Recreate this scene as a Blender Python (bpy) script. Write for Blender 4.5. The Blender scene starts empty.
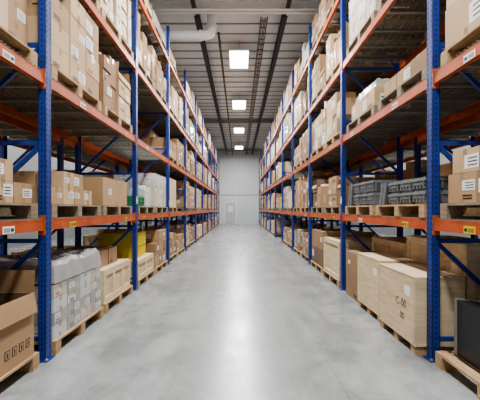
import bpy, math, random
from mathutils import Vector, noise
R = random.Random(11)
W = 1.85      # half aisle
CAMH = 1.46
BAY = 2.86
Y0 = 0.44
NB = 11
RD = 1.10     # rack depth
LV = [1.36, 2.76, 4.08, 5.46]   # beam top
CEIL = 7.15
YEND = 33.6

# ---------------- materials ----------------
def mat(name, col, rough=0.6, var=0.12, scale=6.0, metal=0.0, bump=0.0, stretch=(1,1,1), alpha=1.0, spec=0.5, col2=None):
    m = bpy.data.materials.new(name); m.use_nodes = True
    nt = m.node_tree; b = nt.nodes['Principled BSDF']
    tc = nt.nodes.new('ShaderNodeTexCoord'); mp = nt.nodes.new('ShaderNodeMapping')
    mp.inputs['Scale'].default_value = stretch
    nt.links.new(tc.outputs['Object'], mp.inputs['Vector'])
    n = nt.nodes.new('ShaderNodeTexNoise'); n.inputs['Scale'].default_value = scale
    n.inputs['Detail'].default_value = 5
    nt.links.new(mp.outputs[0], n.inputs['Vector'])
    r = nt.nodes.new('ShaderNodeValToRGB')
    c2 = col2 if col2 else tuple(min(1, c*(1+var)) for c in col)
    c1 = tuple(c*(1-var) for c in col)
    r.color_ramp.elements[0].position = 0.3; r.color_ramp.elements[1].position = 0.7
    r.color_ramp.elements[0].color = (*c1, 1); r.color_ramp.elements[1].color = (*c2, 1)
    nt.links.new(n.outputs['Fac'], r.inputs['Fac'])
    nt.links.new(r.outputs['Color'], b.inputs['Base Color'])
    b.inputs['Roughness'].default_value = rough
    b.inputs['Metallic'].default_value = metal
    b.inputs['Specular IOR Level'].default_value = spec
    b.inputs['Alpha'].default_value = alpha
    if bump:
        bp = nt.nodes.new('ShaderNodeBump'); bp.inputs['Strength'].default_value = bump
        bp.inputs['Distance'].default_value = 0.02
        nt.links.new(n.outputs['Fac'], bp.inputs['Height']); nt.links.new(bp.outputs[0], b.inputs['Normal'])
    return m

M = {}
M['blue'] = mat('blue_steel_paint', (0.014,0.042,0.235), 0.42, 0.18)
M['orange'] = mat('orange_steel_paint', (0.45,0.088,0.026), 0.48, 0.2)
M['hole'] = mat('dark_slot', (0.004,0.008,0.03), 0.8)
M['zinc'] = mat('zinc_wire', (0.30,0.285,0.25), 0.5, 0.1, metal=0.4)
M['c0'] = mat('cardboard_tan', (0.40,0.255,0.138), 0.8, 0.1, 3)
M['c1'] = mat('cardboard_light', (0.52,0.36,0.21), 0.8, 0.1, 3)
M['c2'] = mat('cardboard_mid', (0.28,0.168,0.09), 0.8, 0.1, 3)
M['c3'] = mat('cardboard_dark', (0.16,0.095,0.055), 0.8, 0.1, 3)
M['c4'] = mat('cardboard_pale', (0.58,0.45,0.295), 0.8, 0.08, 3)
M['cw'] = mat('cardboard_white', (0.60,0.59,0.56), 0.7, 0.06, 3)
M['cg'] = mat('cardboard_greyish', (0.34,0.315,0.275), 0.75, 0.1, 3)
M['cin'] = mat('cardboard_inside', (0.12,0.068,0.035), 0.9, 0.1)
M['tape'] = mat('packing_tape', (0.38,0.26,0.15), 0.22, 0.05)
M['label'] = mat('paper_label', (0.76,0.76,0.74), 0.6, 0.03)
M['ink'] = mat('black_ink', (0.02,0.02,0.02), 0.6, 0.03)
M['pencil'] = mat('marker_grey', (0.13,0.10,0.07), 0.7, 0.05)
M['red'] = mat('red_ink', (0.5,0.03,0.02), 0.6, 0.03)
M['yellow'] = mat('yellow_plastic', (0.66,0.52,0.04), 0.4, 0.05)
M['green'] = mat('green_plastic', (0.05,0.26,0.13), 0.4, 0.05)
M['greybin'] = mat('grey_plastic', (0.19,0.20,0.21), 0.42, 0.12)
M['greybin2'] = mat('grey_plastic_dark', (0.10,0.107,0.115), 0.45, 0.12)
M['black'] = mat('black_plastic', (0.015,0.016,0.02), 0.3, 0.1)
M['wrap'] = mat('stretch_wrap', (0.74,0.77,0.80), 0.10, 0.04, 3, bump=0.5, stretch=(1,0.5,4), alpha=0.24)
M['wrapd'] = mat('plastic_sheet', (0.66,0.68,0.71), 0.14, 0.12, 3, bump=0.6, stretch=(1,3,1), alpha=0.42)
M['wood'] = mat('pallet_wood', (0.42,0.28,0.15), 0.8, 0.3, 5, stretch=(8,1,8))
M['wood2'] = mat('pallet_wood_grey', (0.26,0.20,0.135), 0.85, 0.3, 5, stretch=(8,1,8))
M['ply'] = mat('plywood', (0.61,0.48,0.31), 0.65, 0.16, 3, stretch=(1,1,6))
M['batten'] = mat('crate_batten', (0.66,0.52,0.34), 0.65, 0.16, 5, stretch=(4,1,4))
M['white'] = mat('white_paint', (0.76,0.78,0.79), 0.5, 0.03)
M['ceil'] = mat('metal_roof_deck', (0.62,0.655,0.69), 0.45, 0.06, 0.8)
M['rib'] = mat('roof_rib', (0.33,0.355,0.38), 0.5, 0.05)
M['joist'] = mat('dark_joist', (0.022,0.026,0.032), 0.55, 0.1)
M['wall'] = mat('white_wall_panel', (0.56,0.60,0.595), 0.6, 0.05, 0.6)
M['wallside'] = mat('grey_wall_panel', (0.36,0.38,0.385), 0.6, 0.06, 0.6)
M['wallrib'] = mat('wall_rib', (0.40,0.43,0.44), 0.6, 0.04)
M['door'] = mat('door_paint', (0.47,0.50,0.49), 0.5, 0.05)

def emis(name, s):
    m = bpy.data.materials.new(name); m.use_nodes=True
    b = m.node_tree.nodes['Principled BSDF']
    b.inputs['Base Color'].default_value=(1,1,1,1)
    b.inputs['Emission Color'].default_value=(0.97,0.99,1,1)
    b.inputs['Emission Strength'].default_value=s
    return m
M['emit'] = emis('lamp_diffuser', 14)

def concrete():
    m = bpy.data.materials.new('polished_concrete'); m.use_nodes=True
    nt=m.node_tree; L=nt.links; N=nt.nodes; b=N['Principled BSDF']
    tc=N.new('ShaderNodeTexCoord')
    def nz(scale, st, det=6, rough=0.6, dist=0.0):
        mp=N.new('ShaderNodeMapping'); mp.inputs['Scale'].default_value=st
        L.new(tc.outputs['Object'],mp.inputs['Vector'])
        n=N.new('ShaderNodeTexNoise'); n.inputs['Scale'].default_value=scale; n.inputs['Detail'].default_value=det
        n.inputs['Roughness'].default_value=rough; n.inputs['Distortion'].default_value=dist
        L.new(mp.outputs[0],n.inputs['Vector']); return n
    a=nz(1.1,(1,1,1),6,0.62,0.8); s=nz(1.6,(2.6,0.22,1)); f=nz(6,(1,1,1),9,0.78)
    sc=nz(2.2,(5.0,0.35,1),3,0.5,1.6)
    def math_(op,x,y):
        k=N.new('ShaderNodeMath'); k.operation=op
        for i,v in enumerate((x,y)):
            if isinstance(v,(int,float)): k.inputs[i].default_value=v
            else: L.new(v,k.inputs[i])
        return k.outputs[0]
    t=math_('ADD',math_('MULTIPLY',a.outputs['Fac'],0.45),math_('MULTIPLY',s.outputs['Fac'],0.25))
    t=math_('ADD',t,math_('MULTIPLY',f.outputs['Fac'],0.30))
    r=N.new('ShaderNodeValToRGB')
    r.color_ramp.elements[0].position=0.40; r.color_ramp.elements[0].color=(0.155,0.162,0.160,1)
    r.color_ramp.elements[1].position=0.60; r.color_ramp.elements[1].color=(0.36,0.375,0.37,1)
    L.new(t,r.inputs['Fac'])
    sp=N.new('ShaderNodeSeparateXYZ'); L.new(tc.outputs['Object'],sp.inputs[0])
    def line(o,per,off,w):
        k=math_('ADD',o,off); k=math_('DIVIDE',k,per); k=math_('FRACT',k,0)
        k=math_('SUBTRACT',k,0.5); k=math_('ABSOLUTE',k,0); k=math_('MULTIPLY',k,per)
        return math_('LESS_THAN',k,w)
    j=math_('MAXIMUM',line(sp.outputs['Y'],4.6,1.2,0.005),line(sp.outputs['X'],4.6,1.45,0.005))
    # thin scuff marks: narrow band of a stretched distorted noise
    band=math_('SUBTRACT',0.012,math_('ABSOLUTE',math_('SUBTRACT',sc.outputs['Fac'],0.5),0))
    band=math_('MULTIPLY',math_('MAXIMUM',band,0.0),22.0)
    band=math_('MULTIPLY',band,math_('GREATER_THAN',a.outputs['Fac'],0.5))
    mx=N.new('ShaderNodeMix'); mx.data_type='RGBA'
    L.new(math_('MAXIMUM',math_('MULTIPLY',j,0.55),band),mx.inputs['Factor']); L.new(r.outputs['Color'],mx.inputs[6])
    mx.inputs[7].default_value=(0.09,0.09,0.09,1)
    L.new(mx.outputs[2],b.inputs['Base Color'])
    rr=N.new('ShaderNodeMapRange'); rr.inputs['To Min'].default_value=0.36; rr.inputs['To Max'].default_value=0.17
    rr.inputs['From Min'].default_value=0.38; rr.inputs['From Max'].default_value=0.62
    L.new(t,rr.inputs['Value']); L.new(rr.outputs[0],b.inputs['Roughness'])
    b.inputs['Specular IOR Level'].default_value=0.6
    bp=N.new('ShaderNodeBump'); bp.inputs['Strength'].default_value=0.12; bp.inputs['Distance'].default_value=0.01
    L.new(f.outputs['Fac'],bp.inputs['Height']); L.new(bp.outputs[0],b.inputs['Normal'])
    return m
M['concrete']=concrete()

# ---------------- mesh builder ----------------
class MB:
    def __init__(s): s.v=[]; s.f=[]; s.m=[]; s.names=[]
    def mi(s,n):
        if n not in s.names: s.names.append(n)
        return s.names.index(n)
    def box(s,x0,x1,y0,y1,z0,z1,m,rot=0.0):
        if x0>x1:x0,x1=x1,x0
        if y0>y1:y0,y1=y1,y0
        b=len(s.v)
        P=[(x0,y0,z0),(x1,y0,z0),(x1,y1,z0),(x0,y1,z0),(x0,y0,z1),(x1,y0,z1),(x1,y1,z1),(x0,y1,z1)]
        if rot:
            cx,cy=(x0+x1)/2,(y0+y1)/2; c,sn=math.cos(rot),math.sin(rot)
            P=[(cx+(p[0]-cx)*c-(p[1]-cy)*sn, cy+(p[0]-cx)*sn+(p[1]-cy)*c, p[2]) for p in P]
        s.v+=P
        k=s.mi(m)
        for q in ((0,3,2,1),(4,5,6,7),(0,1,5,4),(1,2,6,5),(2,3,7,6),(3,0,4,7)):
            s.f.append(tuple(b+i for i in q)); s.m.append(k)
    def quad(s,P,m):
        b=len(s.v); s.v+=list(P); s.f.append(tuple(range(b,b+len(P)))); s.m.append(s.mi(m))
    def bar(s,a,b_,w,t,m):
        a=Vector(a); b_=Vector(b_); d=(b_-a).normalized()
        up=Vector((0,1,0)) if abs(d.y)<0.9 else Vector((0,0,1))
        p=d.cross(up).normalized()*w/2; q=d.cross(p).normalized()*t/2
        k=len(s.v); mm=s.mi(m)
        for o in (a,b_):
            for e in (p+q,-p+q,-p-q,p-q): s.v.append(tuple(o+e))
        for qd in ((0,1,2,3),(7,6,5,4),(0,4,5,1),(1,5,6,2),(2,6,7,3),(3,7,4,0)):
            s.f.append(tuple(k+i for i in qd)); s.m.append(mm)
    def tube(s,pts,r,m,n=14):
        pts=[Vector(p) for p in pts]; rings=[]; mm=s.mi(m)
        for i,p in enumerate(pts):
            d=((pts[min(i+1,len(pts)-1)]-pts[max(i-1,0)])).normalized()
            up=Vector((0,1,0)) if abs(d.y)<0.9 else Vector((1,0,0))
            a=d.cross(up).normalized(); b=d.cross(a).normalized()
            k=len(s.v); rings.append(k)
            for j in range(n):
                t=2*math.pi*j/n; s.v.append(tuple(p+a*r*math.cos(t)+b*r*math.sin(t)))
        for i in range(len(rings)-1):
            for j in range(n):
                s.f.append((rings[i]+j,rings[i]+(j+1)%n,rings[i+1]+(j+1)%n,rings[i+1]+j)); s.m.append(mm)
        s.f.append(tuple(rings[0]+j for j in range(n))); s.m.append(mm)
        s.f.append(tuple(rings[-1]+j for j in range(n))); s.m.append(mm)
    def mesh(s,name,origin=None):
        if origin is None: origin=(0,0,0)
        me=bpy.data.meshes.new(name)
        me.from_pydata([(v[0]-origin[0],v[1]-origin[1],v[2]-origin[2]) for v in s.v],[],s.f)
        for n in s.names: me.materials.append(M[n])
        me.polygons.foreach_set('material_index',s.m); me.update(); return me
    def obj(s,name,parent=None,center=True):
        o=(0,0,0)
        if center:
            xs=[v[0] for v in s.v]; ys=[v[1] for v in s.v]; zs=[v[2] for v in s.v]
            o=((min(xs)+max(xs))/2,(min(ys)+max(ys))/2,min(zs))
        me=s.mesh(name,o); return put(name,me,o,parent)
def put(name,me,loc,parent=None,rot=None):
    ob=bpy.data.objects.new(name,me); bpy.context.collection.objects.link(ob)
    ob.location=loc
    if rot: ob.rotation_euler=rot
    if parent: ob.parent=parent
    return ob
def empty(name,loc=(0,0,0)):
    e=bpy.data.objects.new(name,None); bpy.context.collection.objects.link(e); e.location=loc; e.empty_display_size=0.2; return e

# ---------------- room ----------------
XW=8.6
b=MB(); b.box(-XW,XW,-3,YEND,-0.1,0,'concrete'); b.obj('floor',center=False)
b=MB(); b.box(-XW,XW,-3,YEND,CEIL,CEIL+0.1,'ceil')
y=-2.8
while y<YEND:
    b.box(-XW,XW,y,y+0.05,CEIL-0.035,CEIL+0.01,'rib'); y+=0.6
b.obj('ceiling',center=False)
for nm,x0,x1 in (('wall_left',-XW-0.15,-XW),('wall_right',XW,XW+0.15)):
    b=MB(); b.box(x0,x1,-3,YEND,0,CEIL,'wallside'); b.obj(nm,center=False)
b=MB(); b.box(-XW,XW,YEND,YEND+0.15,0,CEIL,'wall')
for i in range(-28,29):
    b.box(i*0.3-0.02,i*0.3+0.02,YEND-0.02,YEND,2.9,CEIL-0.05,'wallrib')
b.box(-XW,XW,YEND-0.04,YEND,2.8,2.9,'wallrib')
b.obj('wall_back',center=False)
b=MB(); b.box(-1.35,-0.35,YEND-0.05,YEND-0.005,0,2.1,'door')
b.box(-1.42,-1.35,YEND-0.07,YEND-0.005,0,2.17,'white'); b.box(-0.35,-0.28,YEND-0.07,YEND-0.005,0,2.17,'white'); b.box(-1.42,-0.28,YEND-0.07,YEND-0.005,2.1,2.17,'white')
b.box(-1.1,-0.6,YEND-0.06,YEND-0.05,1.2,1.75,'label'); b.box(-0.47,-0.42,YEND-0.1,YEND-0.05,0.95,1.1,'joist')
b.obj('door_1')
par=empty('roof_steelwork',(0,0,CEIL))
def child(b,name):
    o=b.obj(name); o.parent=par; o.location.z-=CEIL; return o
for i,(x,w,h) in enumerate(((-1.2,0.12,0.28),(1.3,0.12,0.28),(-4.6,0.1,0.28),(4.6,0.1,0.28),(-7.3,0.1,0.28),(7.3,0.1,0.28))):
    b=MB(); z1=CEIL-0.04
    for ya,yb in ((9.5,YEND-0.05),(-2.8,9.1)):
        b.box(x-w/2,x+w/2,ya,yb,z1-h,z1-h+0.03,'joist'); b.box(x-w/2,x+w/2,ya,yb,z1-0.03,z1,'joist')
        b.box(x-0.012,x+0.012,ya,yb,z1-h,z1,'joist')
    child(b,'joist_%d'%i)
b=MB()
for xx in (0.62,0.80): b.box(xx-0.012,xx+0.012,9.6,YEND-0.1,CEIL-0.34,CEIL-0.26,'joist')
yy=9.7
while yy<YEND-0.2:
    b.box(0.62,0.80,yy-0.012,yy+0.012,CEIL-0.335,CEIL-0.32,'joist'); yy+=0.35
for xx in (0.66,0.71,0.75): b.box(xx-0.012,xx+0.012,9.6,YEND-0.1,CEIL-0.32,CEIL-0.295,'black')
child(b,'cable_tray')
for i,yy in enumerate((9.3,21.5,32.0)):
    b=MB(); z1=CEIL-0.01; c='white' if i==0 else 'rib'
    b.box(-XW+0.05,XW-0.05,yy-0.12,yy+0.12,z1-0.03,z1,c); b.box(-XW+0.05,XW-0.05,yy-0.12,yy+0.12,z1-0.28,z1-0.25,c)
    b.box(-XW+0.05,XW-0.05,yy-0.015,yy+0.015,z1-0.28,z1,c)
    child(b,'girder_%d'%i)
for k,x in enumerate((-0.62,-6.7,4.9)):
    b=MB(); z=CEIL-0.36; ys=10.3
    b.tube([(x,ys,z),(x,YEND-0.2,z)],0.04,'joist',10)
    yy=11.0
    while yy<YEND-1:
        b.tube([(x,yy,z),(x,yy,z-0.14)],0.012,'joist',8); b.box(x-0.03,x+0.03,yy-0.03,yy+0.03,z-0.15,z-0.14,'zinc')
        b.box(x-0.008,x+0.008,yy+0.5,yy+0.53,z,CEIL,'joist'); yy+=3.0
    b.obj('sprinkler_pipe')
b=MB(); pz=6.42; py=9.72; pr=0.13
pts=[(-5.5,py,pz),(-0.98,py,pz)]
for k in range(1,7):
    a=k/6*math.pi/2; pts.append((-0.98+0.2*math.sin(a),py,pz+0.2-0.2*math.cos(a)))
pts.append((-0.78,py,CEIL-0.01)); b.tube(pts,pr,'white',20)
for x in (-1.1,-2.3,-3.8): b.tube([(x-0.03,py,pz),(x+0.03,py,pz)],pr+0.025,'white',20)
b.tube([(-0.78,py,pz+0.22),(-0.78,py,pz+0.28)],pr+0.025,'white',20)
b.obj('ventilation_pipe')
# lamps
b=MB()
b.box(-0.34,0.34,-0.70,0.70,0,0.05,'white'); b.box(-0.31,0.31,-0.67,0.67,-0.012,0,'emit')
b.box(-0.12,0.12,-0.4,0.4,0.05,0.10,'rib')
for sy in (-0.5,0.5):
    b.box(-0.004,0.004,sy-0.004,sy+0.004,0.05,CEIL-6.72,'joist')
lme=b.mesh('lamp')
LY=[0.3,6.2,12.0,17.2,22.8,29.2]
for x in (0,-6.3,6.3):
    for yy in LY:
        o=put('high_bay_light',lme,(x,yy,6.72))
        l=bpy.data.lights.new('lamp_light','AREA'); l.shape='RECTANGLE'; l.size=0.62; l.size_y=1.34
        l.energy=(440 if x==0 else 210)*(0.85 if yy>25 else 1); l.color=(0.965,0.985,0.99)
        lo=bpy.data.objects.new('lamp_light',l); bpy.context.collection.objects.link(lo); lo.parent=o; lo.location=(0,0,-0.03)

# ---------------- racks ----------------
UH=6.3
def frame_mesh():
    b=MB()
    for u0,fr in ((0.0,0),(RD-0.07,1)):
        face = u0 if fr==0 else u0+0.07-0.004
        b.box(face,face+0.004,-0.05,0.05,0.01,UH,'blue')
        b.box(u0,u0+0.07,-0.05,-0.046,0.01,UH,'blue'); b.box(u0,u0+0.07,0.046,0.05,0.01,UH,'blue')
        inn = u0+0.066 if fr==0 else u0
        b.box(inn,inn+0.004,-0.05,-0.03,0.01,UH,'blue'); b.box(inn,inn+0.004,0.03,0.05,0.01,UH,'blue')
        b.box(u0-0.03,u0+0.10,-0.07,0.07,0,0.01,'blue')
        for e in ((u0-0.015,-0.058),(u0+0.085,0.058)): b.box(e[0]-0.01,e[0]+0.01,e[1]-0.01,e[1]+0.01,0.01,0.03,'zinc')
        z=0.12
        fx=-0.0015 if fr==0 else RD+0.0015
        while z<UH-0.05:
            for yy in (-0.027,0.027):
                b.quad([(fx,yy-0.008,z+0.012),(fx,yy+0.008,z+0.012),(fx,yy+0.004,z-0.015),(fx,yy-0.004,z-0.015)],'hole')
            for uy in (-0.0515,0.0515):
                uc=u0+0.035
                b.quad([(uc-0.007,uy,z+0.01),(uc+0.007,uy,z+0.01),(uc+0.007,uy,z-0.01),(uc-0.007,uy,z-0.01)],'hole')
            z+=0.05 if z<4 else 0.1
    zs=[0.2,1.15,2.1,3.05,4.0,4.95,5.9]
    for z in zs: b.bar((0.07,0,z),(RD-0.07,0,z),0.04,0.03,'blue')
    for i,z in enumerate(zs[:-1]):
        b.bar((0.07,0,z+0.93),(RD-0.07,0,z+0.03),0.04,0.03,'blue')
    return b.mesh('rack_frame')
def beam_mesh():
    b=MB(); L=BAY-0.10
    b.box(0.008,0.052,0.05,L+0.05,-0.105,-0.035,'orange'); b.box(0.012,0.035,0.05,L+0.05,-0.035,0,'orange')
    for yy in (0.052,L+0.05-0.008):
        b.box(0.0,0.06,yy,yy+0.006,-0.15,0.04,'orange')
        for zz in (-0.12,-0.02): b.box(-0.003,0.0,yy-0.002,yy+0.008,zz-0.012,zz+0.012,'zinc')
    return b.mesh('rack_beam')
def deck_mesh():
    b=MB(); L=BAY-0.10; r=0.0035
    y=0.06
    while y<L+0.05:
        b.box(0.0,RD,y-r,y+r,0,0.007,'zinc'); y+=0.05
    u=0.03
    while u<RD:
        b.box(u-r,u+r,0.055,L+0.045,-0.006,0.0,'zinc'); u+=0.1
    for k in range(6):
        yy=0.25+k*(L-0.4)/5
        b.box(0.04,RD-0.04,yy-0.02,yy+0.02,-0.035,-0.006,'zinc')
    return b.mesh('wire_deck')
FM,BM,DM=frame_mesh(),beam_mesh(),deck_mesh()
def label_mesh(c):
    b=MB(); b.box(-0.001,0.001,-0.07,0.07,-0.03,0.03,c)
    for k in range(6): b.box(-0.002,0.002,-0.055+k*0.012,-0.05+k*0.012,-0.02,0.015,'ink')
    b.box(-0.002,0.002,0.025,0.06,-0.015,0.012,'ink')
    return b.mesh('beam_label')
LM=[label_mesh('yellow'),label_mesh('label')]
def tag_mesh():
    b=MB(); b.box(-0.0015,0.0,-0.045,0.045,-0.06,0.06,'label'); b.box(-0.0022,-0.0015,-0.035,0.035,0.025,0.045,'ink')
    for k in range(4): b.box(-0.0022,-0.0015,-0.035,0.02,-0.045+k*0.016,-0.04+k*0.016,'ink')
    return b.mesh('rack_tag')
TG=tag_mesh()
def rack_row(s,xf,flip):
    e=empty('pallet_rack',(xf,Y0,0))
    def P(me,nm,u,y,z,mir):
        o=put(nm,me,(s*u,y,z),e); o.scale=(s*mir,1,1); return o
    for i in range(NB+1):
        P(FM,'upright_frame',0,i*BAY,0,1)
        if not flip and i!=1: P(TG,'upright_tag',-0.0025,i*BAY,1.62,1)
    for i in range(NB):
        for li,z in enumerate(LV):
            P(BM,'beam_front',0,i*BAY,z,1)
            P(BM,'beam_rear',RD,i*BAY,z,-1)
            P(DM,'wire_deck',0,i*BAY,z+0.006,1)
            if li<3 and not flip:
                P(R.choice(LM),'beam_label',0.006,i*BAY+R.choice([0.5,0.75]),z-0.07,1)
                P(R.choice(LM),'beam_label',0.006,i*BAY+R.choice([1.9,2.1,2.3]),z-0.07,1)
    return e
GAP=0.25
rack_row(-1,-W,False); rack_row(1,W,False)
rack_row(-1,-W-RD-GAP,True); rack_row(1,W+RD+GAP,True)

# ---------------- cargo ----------------
def pallet_mesh(wood,Lx,Ly):
    b=MB()
    for y in (0,Ly/2-0.05,Ly-0.10):
        for u in (0,Lx/2-0.07,Lx-0.14):
            b.box(u,u+0.14,y,y+0.10,0.02,0.10,wood)
        b.box(0,Lx,y,y+0.10,0,0.02,wood)
        b.box(0,Lx,y,y+0.10,0.10,0.118,wood)
    n=7; w=0.1
    for k in range(n):
        u=k*(Lx-w)/(n-1); b.box(u,u+w,0,Ly,0.118,0.138,wood)
    return b.mesh('wooden_pallet')
PM=[pallet_mesh('wood',1.0,1.2),pallet_mesh('wood2',1.0,1.2)]
PH=0.138
def pallet(s,xf,u0,y0,z,sx=1.0,sy=1.0,k=None):
    me=PM[R.randint(0,1) if k is None else k]
    o=put('wooden_pallet',me,(xf+s*u0,y0,z)); o.scale=(s*sx,sy/1.2,1); return o

SH=[['c0','c1','c0'],['c1','c4','c1'],['c2','c0','c2'],['c3','c2'],['c0','c2','c4','c3'],['cw','c4'],['c1','c0'],['c0','c2'],['c2','c1','c0'],['cg','c2'],['c0','c1','c2','c4','cw']]
def carton(b,s,xf,u0,u1,y0,y1,z0,z1,m,det=True,lab=0.35,flaps=False):
    X=lambda u: xf+s*u
    b.box(X(u0),X(u1),y0,y1,z0,z1,m)
    if not det: return
    e=0.0015; yc=(y0+y1)/2; zc=(z0+z1)/2; uc=(u0+u1)/2; w=y1-y0; h=z1-z0; tw=0.025
    t=min(0.07,h*0.3)
    if flaps:
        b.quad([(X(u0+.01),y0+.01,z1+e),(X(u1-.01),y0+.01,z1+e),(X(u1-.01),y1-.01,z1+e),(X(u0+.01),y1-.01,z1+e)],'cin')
        f=w*0.3
        b.quad([(X(u0),y0,z1),(X(u1),y0,z1),(X(u1),y0+f*.2,z1+f),(X(u0),y0+f*.2,z1+f)],m)
        b.quad([(X(u0),y1,z1),(X(u1),y1,z1),(X(u1),y1-f*.3,z1+f),(X(u0),y1-f*.3,z1+f)],m)
        b.quad([(X(u0),y0,z1),(X(u0),y1,z1),(X(u0-.02),y1,z1-f*.6),(X(u0-.02),y0,z1-f*.6)],'c1')
    else:
        b.quad([(X(u0),yc-tw,z1+e),(X(u1),yc-tw,z1+e),(X(u1),yc+tw,z1+e),(X(u0),yc+tw,z1+e)],'tape')
        b.quad([(X(u0-e),yc-tw,z1),(X(u0-e),yc+tw,z1),(X(u0-e),yc+tw,z1-t),(X(u0-e),yc-tw,z1-t)],'tape')
    if R.random()<0.5: b.quad([(X(u0-e),yc-tw,z0),(X(u0-e),yc+tw,z0),(X(u0-e),yc+tw,z0+t),(X(u0-e),yc-tw,z0+t)],'tape')
    if R.random()<lab:
        lw=min(0.09,w*0.28)*R.uniform(0.6,1.1); lh=lw*R.uniform(0.5,0.9); lh=min(lh,h*0.3)
        ly=yc+R.choice([-1,1])*w*0.24; lz=zc+R.uniform(-0.12,0.1)*h; e2=0.002
        b.quad([(X(u0-e2),ly-lw,lz-lh),(X(u0-e2),ly+lw,lz-lh),(X(u0-e2),ly+lw,lz+lh),(X(u0-e2),ly-lw,lz+lh)],'label')
        for q in range(3):
            zz=lz-lh*0.6+q*lh*0.5
            b.quad([(X(u0-0.003),ly-lw*0.8,zz),(X(u0-0.003),ly+lw*0.5,zz),(X(u0-0.003),ly+lw*0.5,zz+lh*0.15),(X(u0-0.003),ly-lw*0.8,zz+lh*0.15)],'ink')
    if R.random()<0.45:
        c='red' if R.random()<0.12 else 'ink'; lw=w*0.16; ly=yc-w*0.2; zz=z0+h*0.12; e2=0.0025
        for q in range(2):
            b.quad([(X(u0-e2),ly-lw,zz),(X(u0-e2),ly+lw,zz),(X(u0-e2),ly+lw,zz+0.012),(X(u0-e2),ly-lw,zz+0.012)],c); zz+=0.025
    if R.random()<0.55 and w>0.15:
        lw=(u1-u0)*0.16; lh=min(0.045,h*0.2); uq=uc+R.uniform(-0.2,0.2)*(u1-u0)
        b.quad([(X(uq-lw),y0-e,zc-lh),(X(uq+lw),y0-e,zc-lh),(X(uq+lw),y0-e,zc+lh),(X(uq-lw),y0-e,zc+lh)],R.choice(['label','label','tape']))
        b.quad([(X(uq-lw*.8),y0-e*2,zc-lh*.3),(X(uq+lw*.4),y0-e*2,zc-lh*.3),(X(uq+lw*.4),y0-e*2,zc+lh*.1),(X(uq-lw*.8),y0-e*2,zc+lh*.1)],'ink')
    if R.random()<0.4: b.quad([(X(uc-tw),y0-e,z1),(X(uc+tw),y0-e,z1),(X(uc+tw),y0-e,z1-t),(X(uc-tw),y0-e,z1-t)],'tape')

def wrapper(s,xf,u0,u1,y0,y1,z0,z1,m='wrap',b=None,amp=0.01):
    if b is None: b=MB()
    n=7; X=lambda u: xf+s*u
    def P(u,y,z):
        d=noise.noise(Vector((u*7,y*7+s*3,z*7)))*amp
        return (X(u+d),y+d*(1 if y>(y0+y1)/2 else -1),z+ (d if z>z0+0.01 else 0))
    L=lambda a,c,t:a+(c-a)*t
    for i in range(n):
        for j in range(n):
            a0,a1,c0,c1=i/n,(i+1)/n,j/n,(j+1)/n
            for fix in (u0,u1):
                b.quad([P(fix,L(y0,y1,a0),L(z0,z1,c0)),P(fix,L(y0,y1,a1),L(z0,z1,c0)),P(fix,L(y0,y1,a1),L(z0,z1,c1)),P(fix,L(y0,y1,a0),L(z0,z1,c1))],m)
            for fix in (y0,y1):
                b.quad([P(L(u0,u1,a0),fix,L(z0,z1,c0)),P(L(u0,u1,a1),fix,L(z0,z1,c0)),P(L(u0,u1,a1),fix,L(z0,z1,c1)),P(L(u0,u1,a0),fix,L(z0,z1,c1))],m)
            b.quad([P(L(u0,u1,a0),L(y0,y1,c0),z1),P(L(u0,u1,a1),L(y0,y1,c0),z1),P(L(u0,u1,a1),L(y0,y1,c1),z1),P(L(u0,u1,a0),L(y0,y1,c1),z1)],m)
    return b

def stack(s,xf,u0,u1,y0,y1,z0,z1,nu,ny,nz,shades,miss=0.3,wrap=False,det=True,lab=0.35,name='cardboard_box_stack',mess=0.0):
    b=MB(); du=(u1-u0)/nu; dy=(y1-y0)/ny; dz=(z1-z0)/nz
    for i in range(nu):
        for j in range(ny):
            full=nz
            if not wrap and R.random()<miss and nz>1: full=nz-1
            for k in range(full):
                g=lambda:R.uniform(0.002,0.014)
                carton(b,s,xf,u0+i*du+g(),u0+(i+1)*du-g(),y0+j*dy+g(),y0+(j+1)*dy-g(),z0+k*dz+0.001,z0+(k+1)*dz-0.002,R.choice(shades),det and (i==0 or k==full-1 or j==0),lab)
    if mess and R.random()<mess and miss==0 and not wrap:
        yy=y0+0.16
        while yy<y1-0.2:
            a=R.uniform(0.12,0.2); c=R.uniform(0.1,0.16); h=R.uniform(0.08,0.2)
            uc=u0+R.uniform(0.2,0.4)
            if R.random()<0.7: b.box(xf+s*(uc-a),xf+s*(uc+a),yy-c,yy+c,z1+0.001,z1+h,R.choice(['c0','c1','c2','c4','cw']),R.uniform(-0.4,0.4))
            yy+=0.46
    if wrap: wrapper(s,xf,u0-0.006,u1+0.006,y0-0.006,y1+0.006,z0+0.003,z1+0.008,'wrap',b,0.006)
    return b.obj(name)

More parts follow.
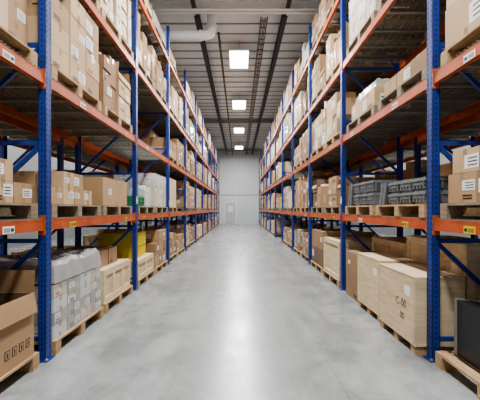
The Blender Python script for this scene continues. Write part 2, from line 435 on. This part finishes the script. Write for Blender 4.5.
def mixed(s,xf,u0,u1,y0,y1,z0,z1,shades,det=True,lab=0.5,lo=0.6,name='mixed_carton_load'):
    """pallet loaded with differently sized cartons, column by column"""
    b=MB(); y=y0; H=z1-z0
    while y<y1-0.12:
        w=R.choice([0.24,0.3,0.36,0.45,0.58])
        if y+w>y1-0.14: w=y1-y
        for (ua,ub) in R.choice([[(u0,u0+.4),(u0+.41,u1)],[(u0,u0+.55),(u0+.56,u1)],[(u0+.04,u1)]]):
            z=z0; hc=H*R.uniform(lo,1.0); ch=R.choice([0.12,0.18,0.24,0.3,0.42]); sh=R.choice(shades)
            fl=False
            while z+ch*0.7<=z0+hc:
                h=min(ch,z0+H-z); last = z+h+ch*0.7>z0+hc
                g=lambda:R.uniform(0.002,0.022)
                fl = last and det and z+h<z1-0.12 and R.random()<0.28
                carton(b,s,xf,ua+g(),ub-g(),y+g()*.6,y+w-g()*.6,z+0.001,z+h-0.001,sh if R.random()<0.8 else R.choice(shades),det,lab,fl)
                z+=h
            if not fl and z<z1-0.1 and R.random()<0.5:
                uc=(ua+ub)/2-0.02; a=min(0.16,(ub-ua)*0.36); c=w*0.36; hh=R.uniform(0.05,0.16)
                b.box(xf+s*(uc-a),xf+s*(uc+a),y+w/2-c,y+w/2+c,z+0.001,z+hh,R.choice(['c0','c1','c2','c4','cw','label']),R.uniform(-0.3,0.3))
        y+=w
    return b.obj(name)

def crate(s,xf,u0,u1,y0,y1,z0,z1,feet=True,bat=True,name='wooden_crate',extra=0):
    b=MB(); X=lambda u: xf+s*u; t=0.018; zb=z0
    if feet:
        for k in range(3):
            yy=y0+0.02+k*((y1-y0)-0.13)/2
            b.box(X(u0+0.01),X(u1-0.01),yy,yy+0.09,z0,z0+0.09,'wood')
        zb=z0+0.09
    b.box(X(u0+t),X(u1-t),y0+t,y1-t,zb,z1-t,'ply')
    b.box(X(u0),X(u1),y0,y1,z1-t,z1,'ply')
    if bat:
        w=0.07
        for uu in (u0,u1-t):
            for yy in (y0+0.001,y1-w-0.001): b.box(X(uu),X(uu+t),yy,yy+w,zb,z1-t,'batten')
            for zz in (zb,z1-t-w): b.box(X(uu),X(uu+t),y0+w,y1-w,zz,zz+w,'batten')
            for q in range(extra):
                yy=y0+(q+1)*(y1-y0)/(extra+1)-w/2; b.box(X(uu),X(uu+t),yy,yy+w,zb+w,z1-t-w,'batten')
        for yy in (y0,y1-t):
            for uu in (u0+t,u1-t-w): b.box(X(uu),X(uu+w),yy,yy+t,zb,z1-t,'batten')
            for zz in (zb,z1-t-w): b.box(X(u0+t+w),X(u1-t-w),yy,yy+t,zz,zz+w,'batten')
    else:
        for yy in (y0,y1-t): b.box(X(u0),X(u1),yy,yy+t,zb,z1-t-0.002,'ply')
        for uu in (u0,u1-t): b.box(X(uu),X(uu+t),y0+t+0.001,y1-t-0.001,zb,z1-t-0.002,'ply')
        b.box(X(u0-0.001),X(u0),y0,y1,z1-t-0.004,z1-t,'ink')
        b.box(X(u0-0.001),X(u0),y0+t,y0+t+0.003,zb,z1-t,'pencil'); b.box(X(u0-0.001),X(u0),y1-t,y1-t+0.003,zb,z1-t,'pencil')
        b.box(X(u0-0.001),X(u0),y0+0.10,y0+0.22,z1-0.22,z1-0.12,'label')
    for k in range(6):
        yy=y0+0.03+k*(y1-y0-0.06)/5
        for zz in (zb+0.035,z1-0.05): b.box(X(u0-0.001),X(u0),yy-0.004,yy+0.004,zz-0.004,zz+0.004,'ink')
    return b.obj(name)

def open_box(s,xf,u0,u1,y0,y1,z0,z1,m='c1',flap=0.25,name='open_cardboard_box'):
    b=MB(); X=lambda u: xf+s*u; t=0.008
    b.box(X(u0),X(u1),y0,y1,z0,z0+t,m)
    b.box(X(u0),X(u0+t),y0,y1,z0+t,z1,m); b.box(X(u1-t),X(u1),y0,y1,z0+t,z1,m)
    b.box(X(u0+t),X(u1-t),y0,y0+t,z0+t,z1,m); b.box(X(u0+t),X(u1-t),y1-t,y1,z0+t,z1,m)
    for P in ([(u1-t-.001,y0+t),(u1-t-.001,y1-t)],[(u0+t,y1-t-.001),(u1-t,y1-t-.001)],[(u0+t+.001,y0+t),(u0+t+.001,y1-t)]):
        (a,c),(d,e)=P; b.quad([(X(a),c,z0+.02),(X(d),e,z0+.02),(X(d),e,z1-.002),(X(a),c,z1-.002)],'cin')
    f=flap
    def fl(p,q,d,mm=m):
        b.quad([p,q,(q[0]+d[0],q[1]+d[1],q[2]+d[2]),(p[0]+d[0],p[1]+d[1],p[2]+d[2])],mm)
    fl((X(u0),y0,z1),(X(u0),y1,z1),(-s*0.03,0.0,-f*0.7))
    fl((X(u1),y0,z1),(X(u1),y1,z1),(s*0.10,0,f*0.9),'c2')
    fl((X(u0),y1,z1),(X(u1),y1,z1),(0,0.02,f*0.8),'c2')
    fl((X(u0),y0,z1),(X(u1),y0,z1),(0,-0.15,f*0.5))
    for k in range(4):
        yy=y1-0.12-k*0.09; zz=z0+0.10; e=0.002
        b.box(X(u0-e),X(u0),yy,yy+0.06,zz,zz+0.075,'ink'); b.box(X(u0-e-0.001),X(u0),yy+0.008,yy+0.052,zz+0.008,zz+0.067,m)
        b.box(X(u0-e-0.002),X(u0),yy+0.022,yy+0.038,zz+0.018,zz+0.055,'ink')
    b.box(X(u0-0.002),X(u0),y0+0.05,y0+0.28,z0+0.1,z0+0.22,'label')
    return b.obj(name)

def tote(s,xf,u0,u1,y0,y1,z0,z1,m,name='plastic_tote',lid=True,b=None,rim=None):
    own=b is None
    if own: b=MB()
    rim=rim or m
    X=lambda u: xf+s*u; tp=0.03
    base=[(u0+tp,y0+tp),(u1-tp,y0+tp),(u1-tp,y1-tp),(u0+tp,y1-tp)]; top=[(u0+.01,y0+.01),(u1-.01,y0+.01),(u1-.01,y1-.01),(u0+.01,y1-.01)]
    zr=z1-0.04
    for i in range(4):
        j=(i+1)%4
        b.quad([(X(base[i][0]),base[i][1],z0),(X(base[j][0]),base[j][1],z0),(X(top[j][0]),top[j][1],zr),(X(top[i][0]),top[i][1],zr)],m)
    b.quad([(X(p[0]),p[1],z0) for p in base],m)
    b.box(X(u0),X(u1),y0,y1,zr,z1-0.012,rim)
    if lid: b.box(X(u0+.02),X(u1-.02),y0+.02,y1-.02,z1-0.012,z1,m)
    n=max(3,int((y1-y0)/0.1))
    for k in range(n+1):
        yy=y0+0.04+k*(y1-y0-0.08)/n; b.box(X(u0+0.004),X(u0+0.03),yy-0.008,yy+0.008,z0+0.02,zr,rim)
        uu=u0+0.04+k*(u1-u0-0.08)/n; b.box(X(uu-0.008),X(uu+0.008),y0+0.004,y0+0.03,z0+0.02,zr,rim)
    b.box(X(u0+0.004),X(u0+0.03),y0+0.02,y1-0.02,(z0+z1)/2-0.01,(z0+z1)/2+0.01,rim)
    return b.obj(name) if own else b

def bin_load(s,xf,u0,u1,y0,y1,z0,h,rows,lay,tilt):
    """stacked grey plastic bins plus a few leaning ones"""
    b=MB(); X=lambda u: xf+s*u; dy=(y1-y0-0.28*tilt)/rows; um=(u0+u1)/2
    for r in range(rows):
        for (ua,ub) in ((u0,um-.005),(um+.005,u1)):
            for k in range(lay):
                zz=z0+k*h/lay
                tote(s,xf,ua,ub,y0+r*dy+.005+R.uniform(0,.01),y0+(r+1)*dy-.005,zz+.001,zz+h/lay-.001,'greybin2' if (r+k)%2 else 'greybin',b=b,rim='greybin')
    for k in range(4*tilt):
        yy=y1-0.27+k*0.045; t=0.03; lean=0.09; hh=h*1.02; m='greybin' if k%2 else 'greybin2'
        P=[(yy,z0),(yy+t,z0),(yy+t-lean,z0+hh),(yy-lean,z0+hh)]
        P=[(p[0]+0.09,p[1]) for p in P]
        for uu in (u0,u1): b.quad([(X(uu),p[0],p[1]) for p in P],m)
        for i in range(4):
            j=(i+1)%4; b.quad([(X(u0),P[i][0],P[i][1]),(X(u1),P[i][0],P[i][1]),(X(u1),P[j][0],P[j][1]),(X(u0),P[j][0],P[j][1])],m)
    return b.obj('stacked_grey_bins')

def plastic_bundle(s,xf,u0,u1,y0,y1,z0,h,name='plastic_wrapped_bundle',m='wrapd',inner='black',rows=None):
    b=MB(); X=lambda u: xf+s*u
    if inner:
        ny=rows or 1
        for q in range(ny):
            a=y0+.05+q*(y1-y0-.10)/ny; c=y0+.05+(q+1)*(y1-y0-.10)/ny-0.015
            for w in range(2):
                ua=u0+.04+w*(u1-u0-.08)/2; ub=ua+(u1-u0-.08)/2-0.012
                b.box(X(ua),X(ub),a,c,z0,z0+h*(0.74 if (q+w)%2 else 0.62),inner)
    n=30; k0=len(b.v); mm=b.mi(m)
    for i in range(n+1):
        for j in range(n+1):
            a=i/n; c=j/n
            e=min(a,1-a,c,1-c)*2
            zz=h*(min(1,e*9)**0.4)
            zz*=0.90+0.16*noise.noise(Vector((a*4+u0*3,c*4+y0,z0)))+0.10*noise.noise(Vector((a*14,c*14+y0,z0+4)))
            b.v.append((X(u0+(u1-u0)*a),y0+(y1-y0)*c,z0+max(0.004,zz+0.01)))
    for i in range(n):
        for j in range(n):
            q=k0+i*(n+1)+j; b.f.append((q,q+1,q+n+2,q+n+1)); b.m.append(mm)
    return b.obj(name)

def rnd_load(s,xf,y0,y1,z,maxh,det=True,floor_=False,inset=0.03):
    r=R.random(); L=y1-y0
    pallet(s,xf,inset,y0,z,1.0,L)
    z0=z+PH+0.001; h=R.uniform(0.55,1.0)*maxh
    sh=R.choice(SH)
    u0=inset+0.02; u1=inset+0.98
    if r<0.45:
        mixed(s,xf,u0,u1,y0+.02,y1-.02,z0,z0+maxh*R.uniform(.8,1),R.choice(SH+[['c0','c1','c2','c3','c4']]*4),det)
    elif r<0.70:
        c=R.choice([(2,2,2),(2,3,3),(3,3,3),(2,3,2),(3,4,4),(2,4,3),(2,2,3),(3,5,5),(2,4,5)])
        m=R.choice([0.0,0.0,0.3,0.5])
        if m==0: h=min(h,maxh-0.2)
        stack(s,xf,u0,u1,y0+.02,y1-.02,z0,z0+h,*c,sh,m,False,det,mess=0.7)
    elif r<0.81:
        c=R.choice([(2,3,3),(3,3,4),(2,4,4)])
        stack(s,xf,u0,u1,y0+.02,y1-.02,z0,z0+h,*c,R.choice(SH[:5]),0,True,det)
    elif r<0.87:
        crate(s,xf,u0,u1,y0+.02,y1-.02,z0,z0+h*0.85,False,True,extra=R.randint(0,2))
    elif r<0.92:
        stack(s,xf,u0,u1,y0+.02,y1-.02,z0,z0+h,1,1,1,sh,0,False,det,1.0,'pallet_carton')
    else:
        stack(s,xf,u0,u1,y0+.02,y1-.02,z0,z0+h*0.5,2,3,2,sh,0,False,det)
        plastic_bundle(s,xf,u0+.05,u1-.05,y0+.07,y1-.07,z0+h*0.5+0.005,h*0.3,inner='c1')

ZL=[0.0]+[z+0.0135 for z in LV]
MAXH=[0.92,1.05,0.98,1.05,1.0]
def bay(i): return Y0+i*BAY
custom={(s_,i,l) for s_ in (-1,1) for i in (0,1) for l in (0,1,2)}
custom|={(1,1,3),(-1,2,0),(-1,2,1),(1,2,0),(1,2,1)}
for s in (-1,1):
    xf=s*W
    for i in range(NB):
        for l in range(5):
            if (s,i,l) in custom: continue
            y0=bay(i)+0.09
            mh=MAXH[l]
            if l==0: mh*=0.85
            if l==4: mh=0.95
            if l==4 and s==-1 and i in (2,3): mh=0.5
            if R.random()<0.06: continue
            a=R.uniform(1.15,1.28)
            rnd_load(s,xf,y0,y0+a,ZL[l],mh,i<6)
            if R.random()<0.93: rnd_load(s,xf,y0+a+0.08,bay(i+1)-0.09,ZL[l],mh,i<6)
    xf2=s*(W+RD+GAP)
    for i in range(NB):
        for l in range(5):
            y0=bay(i)+0.09; mh=MAXH[l]*0.85
            if l==4 and s==-1 and i in (2,3): mh=0.5
            if R.random()<0.88: rnd_load(s,xf2,y0,y0+1.22,ZL[l],mh,False)
            if R.random()<0.85: rnd_load(s,xf2,y0+1.36,bay(i+1)-0.09,ZL[l],mh,False)

z1_,z2_,z3_=ZL[1],ZL[2],ZL[3]
# ===== LEFT =====
s=-1; xf=-W
pallet(s,xf,0.0,1.95,0,1.0,1.2,0)
open_box(s,xf,0.02,0.85,2.1,3.10,PH+.001,0.70,'c0')
pallet(s,xf,0.03,1.93,z1_,1,1.25,1)
stack(s,xf,0.06,0.9,1.98,2.62,z1_+PH+.001,z1_+PH+0.40,2,2,2,['c1','c4'],0,False)
stack(s,xf,0.06,0.9,2.64,3.14,z1_+PH+.001,z1_+PH+0.36,2,2,2,['c0','c1'],0.2,False,lab=0.8)
pallet(s,xf,0.03,0.55,z1_,1,1.2,1); stack(s,xf,0.05,1.0,0.58,1.7,z1_+PH+.001,z1_+1.0,2,2,3,['c0'],0)
pallet(s,xf,0.03,0.55,0,1,1.2,1); stack(s,xf,0.05,1.0,0.58,1.7,PH+.001,0.9,2,2,2,['c0'],0)
pallet(s,xf,0.03,1.95,z2_,1,1.22,0); mixed(s,xf,0.05,1.0,1.98,3.14,z2_+PH+.001,z2_+PH+1.0,['c1','c0','c1','c4'],lo=.85,lab=.7)
pallet(s,xf,0.03,0.6,z2_,1,1.22,0); stack(s,xf,0.05,1.0,0.63,1.8,z2_+PH+.001,z2_+PH+0.9,2,3,3,['c1','c0'],0)
y=bay(1)+0.10
pallet(s,xf,-0.02,y,0,1,1.2,0)
stack(s,xf,0.01,0.93,y+.02,y+1.17,PH+.001,0.68,3,4,4,['cg','cw','cg','c4','cw'],0,True,lab=0.9,name='wrapped_box_stack')
plastic_bundle(s,xf,-0.01,0.94,y+.0,y+1.19,0.70,0.24,inner='c3',rows=3)
pallet(s,xf,0.0,y+1.32,0,1,1.2,0)
crate(s,xf,0.03,0.95,y+1.34,y+2.48,PH+.001,0.60,False,True,extra=2)
stack(s,xf,0.15,0.85,y+1.45,y+2.2,0.603,0.85,1,2,1,['c3','c2'],0)
pallet(s,xf,0.02,y,z1_,1,1.2,1)
stack(s,xf,0.04,0.95,y+.02,y+1.0,z1_+PH+.001,z1_+PH+0.36,3,4,2,['c1','c0','c4'],0.2,False,lab=0.9)
pallet(s,xf,0.02,y+1.3,z1_,1,1.25,1)
stack(s,xf,0.04,0.75,y+1.32,y+2.35,z1_+PH+.001,z1_+PH+0.40,1,1,1,['c0'],0,lab=1)
pallet(s,xf,0.02,y,z2_,1,1.22,0); stack(s,xf,0.04,0.96,y+.02,y+1.2,z2_+PH+.001,z2_+PH+1.0,2,3,4,['c1','c1','c0','c0'],0.2,lab=.6)
pallet(s,xf,0.02,y+1.34,z2_,1,1.22,0); mixed(s,xf,0.04,0.96,y+1.36,y+2.54,z2_+PH+.001,z2_+PH+0.88,['c0','c1','c2'],lo=.7)
y=bay(2)+0.10
pallet(s,xf,0.0,y,0,1,1.2,0); crate(s,xf,0.02,0.96,y+.02,y+1.18,PH+.001,0.50,False,True,extra=1)
tote(s,xf,0.12,0.82,y+.15,y+.95,0.505,1.0,'yellow')
pallet(s,xf,0.0,y+1.34,0,1,1.2,0); stack(s,xf,0.02,0.96,y+1.36,y+2.5,PH+.001,0.95,2,3,3,['c2','c0'],0.3)
pallet(s,xf,0.0,y,z1_,1,1.2,1); tote(s,xf,0.05,0.5,y+.05,y+.6,z1_+PH+.001,z1_+PH+.2,'green'); plastic_bundle(s,xf,0.04,0.9,y+.64,y+1.18,z1_+PH+.002,0.45,inner='cw')
pallet(s,xf,0.0,y+1.34,z1_,1,1.2,1); stack(s,xf,0.04,0.96,y+1.36,y+2.5,z1_+PH+.001,z1_+PH+.75,2,3,3,['cw','c4'],0.2,True)

# ===== RIGHT =====
s=1; xf=W
pallet(s,xf,-0.02,1.95,0,1.0,1.22,0)
b=MB()
for k in range(7):
    u=0.12+k*0.05; b.box(xf+u,xf+u+0.035,2.05,3.1,PH+.001,0.64-0.006*k,'black')
    b.box(xf+u-0.004,xf+u+0.039,2.04,2.08,PH+.001,0.645-0.006*k,'zinc'); b.box(xf+u-0.004,xf+u+0.039,3.07,3.11,PH+.001,0.645-0.006*k,'zinc')
b.obj('stacked_dark_panels')
stack(s,xf,0.55,0.95,2.0,3.1,PH+.001,0.8,1,2,2,['c2'],0)
pallet(s,xf,0.0,0.55,0,1,1.2,1); stack(s,xf,0.05,1.0,0.58,1.7,PH+.001,0.9,2,2,2,['c0'],0)
pallet(s,xf,0.03,1.93,z1_,1,1.25,1)
stack(s,xf,0.05,0.95,1.96,3.12,z1_+PH+.001,z1_+PH+0.26,2,3,1,['c0','c2'],0,lab=1)
stack(s,xf,0.07,0.93,2.0,3.08,z1_+PH+.262,z1_+PH+0.46,2,3,1,['c0','c1'],0,lab=1)
pallet(s,xf,0.03,0.55,z1_,1,1.2,1); stack(s,xf,0.05,1.0,0.58,1.7,z1_+PH+.001,z1_+1.0,2,2,3,['c0'],0)
pallet(s,xf,0.03,1.95,z2_,1,1.22,0); stack(s,xf,0.05,1.0,1.98,3.14,z2_+PH+.001,z2_+PH+0.75,1,2,2,['c4','c1'],0,lab=0.9)
pallet(s,xf,0.03,0.6,z2_,1,1.22,0); stack(s,xf,0.05,1.0,0.63,1.8,z2_+PH+.001,z2_+PH+0.9,2,3,3,['c1','c0'],0)
y=bay(1)+0.10
c=crate(s,xf,-0.10,0.40,y-0.02,y+0.86,0,0.78,True,False)
crate(s,xf,-0.06,0.42,y+0.92,y+1.75,0,0.80,True,False)
crate(s,xf,0.44,1.02,y+0.02,y+1.25,0,1.10,True,True,extra=1)
crate(s,xf,0.46,1.02,y+1.30,y+2.5,0,0.98,True,True,extra=1)
stack(s,xf,0.0,0.42,y+1.8,y+2.5,0.001,0.75,1,1,2,['c2','c1'],0)
def text(t,loc,size,s):
    cu=bpy.data.curves.new('stencil_marking','FONT'); cu.body=t; cu.size=size; cu.extrude=0.0005
    o=bpy.data.objects.new('stencil_marking',cu); bpy.context.collection.objects.link(o)
    cu.materials.append(M['pencil']); o.location=loc; o.rotation_euler=(math.pi/2,0,-s*math.pi/2); return o
def attach(o,p):
    o.location=Vector(o.location)-p.location; o.parent=p
attach(text('C-00',(W-0.102,y+0.40,0.42),0.12,1),c)
attach(text('00',(W-0.102,y+0.30,0.29),0.10,1),c)
pallet(s,xf,0.0,y,z1_,1,1.2,0); pallet(s,xf,0.0,y+1.32,z1_,1,1.2,0)
bin_load(s,xf,0.03,0.62,y+0.03,y+1.18,z1_+PH+.002,0.28,3,2,1)
bin_load(s,xf,0.03,0.62,y+1.35,y+2.48,z1_+PH+.002,0.36,3,2,1)
stack(s,xf,0.64,0.98,y+0.1,y+1.1,z1_+PH+.001,z1_+PH+.50,1,2,2,['c0','c1'],0)
pallet(s,xf,0.03,y,z2_,1,1.2,1); stack(s,xf,0.06,0.9,y+.05,y+1.1,z2_+PH+.001,z2_+PH+.20,2,3,1,['c0','c2'],0)
pallet(s,xf,0.03,y+1.34,z2_,1,1.2,1); stack(s,xf,0.06,0.9,y+1.4,y+2.4,z2_+PH+.001,z2_+PH+.28,2,2,1,['c4','c1'],0,lab=1)
plastic_bundle(s,xf,0.1,0.9,y+1.45,y+2.35,z2_+PH+.285,0.16,inner='c1')
pallet(s,xf,0.03,y,z3_,1,1.2,1); stack(s,xf,0.06,0.95,y+.03,y+1.15,z3_+PH+.001,z3_+PH+.55,2,3,2,['c4','c1'],0,True)
pallet(s,xf,0.03,y+1.34,z3_,1,1.2,1); stack(s,xf,0.06,0.95,y+1.36,y+2.5,z3_+PH+.001,z3_+PH+.8,2,3,3,['c4','cw'],0,True)
y=bay(2)+0.10
pallet(s,xf,-0.02,y,0,1,1.2,0); crate(s,xf,0.0,0.96,y+.02,y+1.18,PH+.001,0.85,False,True,extra=0)
pallet(s,xf,0.0,y+1.34,0,1,1.2,0); stack(s,xf,0.02,0.96,y+1.36,y+2.5,PH+.001,0.95,2,2,2,['c3','c2'],0)
pallet(s,xf,0.02,y,z1_,1,1.2,1); mixed(s,xf,0.04,0.96,y+.02,y+1.1,z1_+PH+.001,z1_+PH+.6,['c0','c1','c2'])
pallet(s,xf,0.02,y+1.34,z1_,1,1.2,1); mixed(s,xf,0.04,0.96,y+1.36,y+2.5,z1_+PH+.001,z1_+PH+.75,['c2','c0','c3'])

# ---------------- world, camera ----------------
w=bpy.data.worlds.new('World'); bpy.context.scene.world=w; w.use_nodes=True
w.node_tree.nodes['Background'].inputs[0].default_value=(0.96,0.98,1,1)
w.node_tree.nodes['Background'].inputs[1].default_value=0.42
bpy.context.scene.view_settings.view_transform='AgX'
try: bpy.context.scene.view_settings.look='AgX - Medium High Contrast'
except Exception as ex: print(ex)
cam=bpy.data.cameras.new('Camera'); co=bpy.data.objects.new('Camera',cam); bpy.context.collection.objects.link(co)
co.location=(0,0,CAMH); co.rotation_euler=(math.pi/2,0,0)
cam.lens=25.5; cam.sensor_width=36; cam.shift_x=0.002; cam.shift_y=9/480; cam.clip_start=0.05
bpy.context.scene.camera=co
